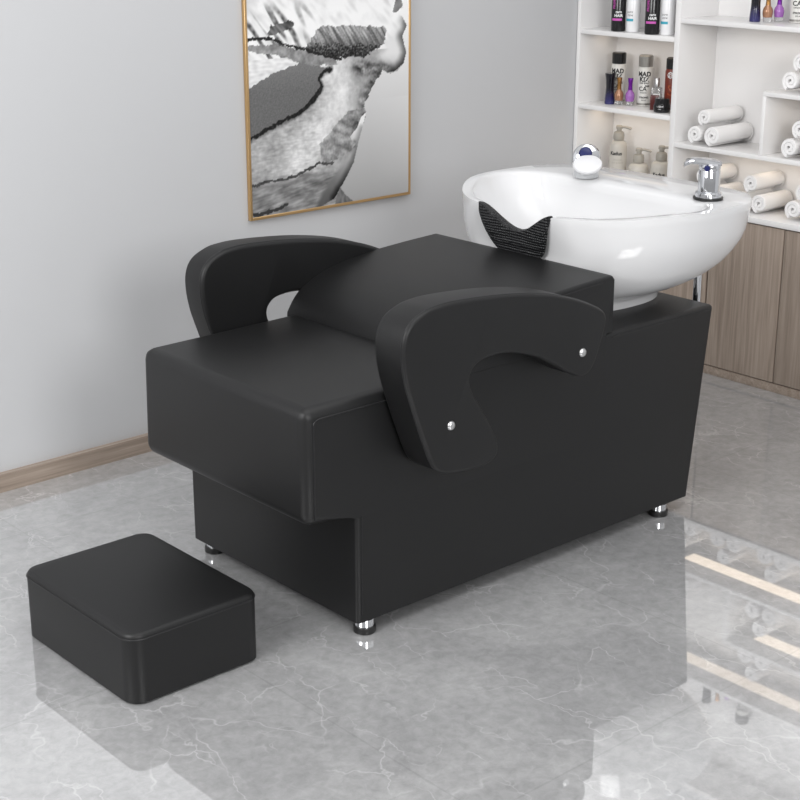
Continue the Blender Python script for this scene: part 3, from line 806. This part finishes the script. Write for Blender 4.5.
# pump bottles
GP = 'pump bottles on the worktop'
pd = Vector((.38, -.92, 0)).normalized()
for x, y, h, r, lab in ((3.985, 3.413, .147, .0292, 'tall cream pump bottle, left of the three behind the basin'), (3.985, 3.323, .082, .0345, 'low cream pump bottle, middle of the three behind the basin'), (3.98, 3.223, .102, .0335, 'cream pump bottle at the right of the three, beside the divider')):
    z = .5345
    t = thing('pump_bottle', lab, 'bottle', (x, y, z), GP)
    bd = P(t, 'bottle_body', [(r - .003, 0), (r, .003), (r, h - .022), (r - .002, h - .012), (r - .009, h - .004), (.0135, h)], (x, y, z), cream, n=32)
    P(t, 'collar', [(.0175, h + .0002), (.0185, .004 + h), (.0185, .017 + h), (.0165, .025 + h), (.011, h + .028)], (x, y, z), pumpm)
    ph = obj('pump_head', lathe(bmesh.new(), [(.0085, h + .028), (.0085, h + .036), (.0115, h + .037), (.0115, h + .045), (.009, h + .048), (0, h + .0485)], (x, y, z), 20), pumpm, t)
    b2 = bmesh.new(); a = Vector((x, y, z + h + .043)); tube(b2, [a, a + pd * .02, a + pd * .036 + Vector((0, 0, -.003)), a + pd * .042 + Vector((0, 0, -.006))], .0042, 10); obj('nozzle', b2, pumpm, ph)
    fn = cylfn(x, y, r + .0005)
    text_mesh(bd, 'Kadus', .017, ink, fn(z + h - .048, -.008), bold=.0006)
    text_mesh(bd, 'shampoo', .008, pumpm, fn(z + h - .066, -.002)); text_mesh(bd, 'care & shine', .008, pumpm, fn(z + h - .076, -.002))

# ------------------------------------------------------------------ light
def area(name, loc, target, size, power, col=(1, 1, 1), sy=None):
    l = bpy.data.lights.new(name, 'AREA'); l.energy = power; l.color = col; l.size = size
    if sy: l.shape = 'RECTANGLE'; l.size_y = sy
    o = bpy.data.objects.new(name, l); C.objects.link(o); o.location = loc
    o.rotation_euler = (Vector(target) - Vector(loc)).to_track_quat('-Z', 'Y').to_euler()
    return o
area('window_light', (-.7, 2.2, 2.0), (1.6, 2.9, .3), 1.5, 66, (1, 1, 1))
area('front_fill', (1.0, -1.0, 1.9), (3.9, 2.7, .75), 1.1, 58)  # added fill from front right, brightens shelves, towels and the basin's near side
area('ceiling_light', (2.0, 1.6, 3.1), (2.0, 2.0, 0), 2.2, 28)
for x0, y0, z0, sx, sy, p in ((3.98, 3.305, .786, .36, .06, .15), (3.98, 3.305, 1.028, .36, .06, .085), (3.98, 2.46, .706, 1.1, .06, .32), (3.98, 2.3, .896, .8, .06, .19), (3.98, 2.46, 1.087, 1.1, .06, .18)):
    o = area('shelf_light', (x0, y0, z0), (x0, y0, 0), sx, p, (1, .83, .64), sy)
    o.rotation_euler = (0, 0, PI / 2)
w = bpy.data.worlds.new('room'); bpy.context.scene.world = w; w.use_nodes = True
WN, WL = w.node_tree.nodes, w.node_tree.links
bg = WN['Background']; bg.inputs[1].default_value = 1
tc = WN.new('ShaderNodeTexCoord'); sx = WN.new('ShaderNodeSeparateXYZ'); rp = WN.new('ShaderNodeValToRGB')
WL.new(tc.outputs['Generated'], sx.inputs[0]); WL.new(sx.outputs['Z'], rp.inputs['Fac']); WL.new(rp.outputs['Color'], bg.inputs['Color'])
rp.color_ramp.elements[0].position = 0; rp.color_ramp.elements[0].color = (.40, .40, .405, 1)      # soft bright room: lighter overhead than at eye level
rp.color_ramp.elements[1].position = .75; rp.color_ramp.elements[1].color = (.84, .84, .85, 1)

# ------------------------------------------------------------------ camera
cam = bpy.data.cameras.new('camera'); co = bpy.data.objects.new('camera', cam); C.objects.link(co)
co.location = (0, 0, 1.5); co.rotation_euler = (PI / 2 - .32335, 0, .84874 - PI / 2)
cam.sensor_width = 36; cam.lens = 1544.3 / 800 * 36; cam.clip_start = .01
bpy.context.scene.camera = co
vs_ = bpy.context.scene.view_settings; vs_.view_transform = 'Standard'; vs_.look = 'None'; vs_.exposure = 0; vs_.gamma = 1
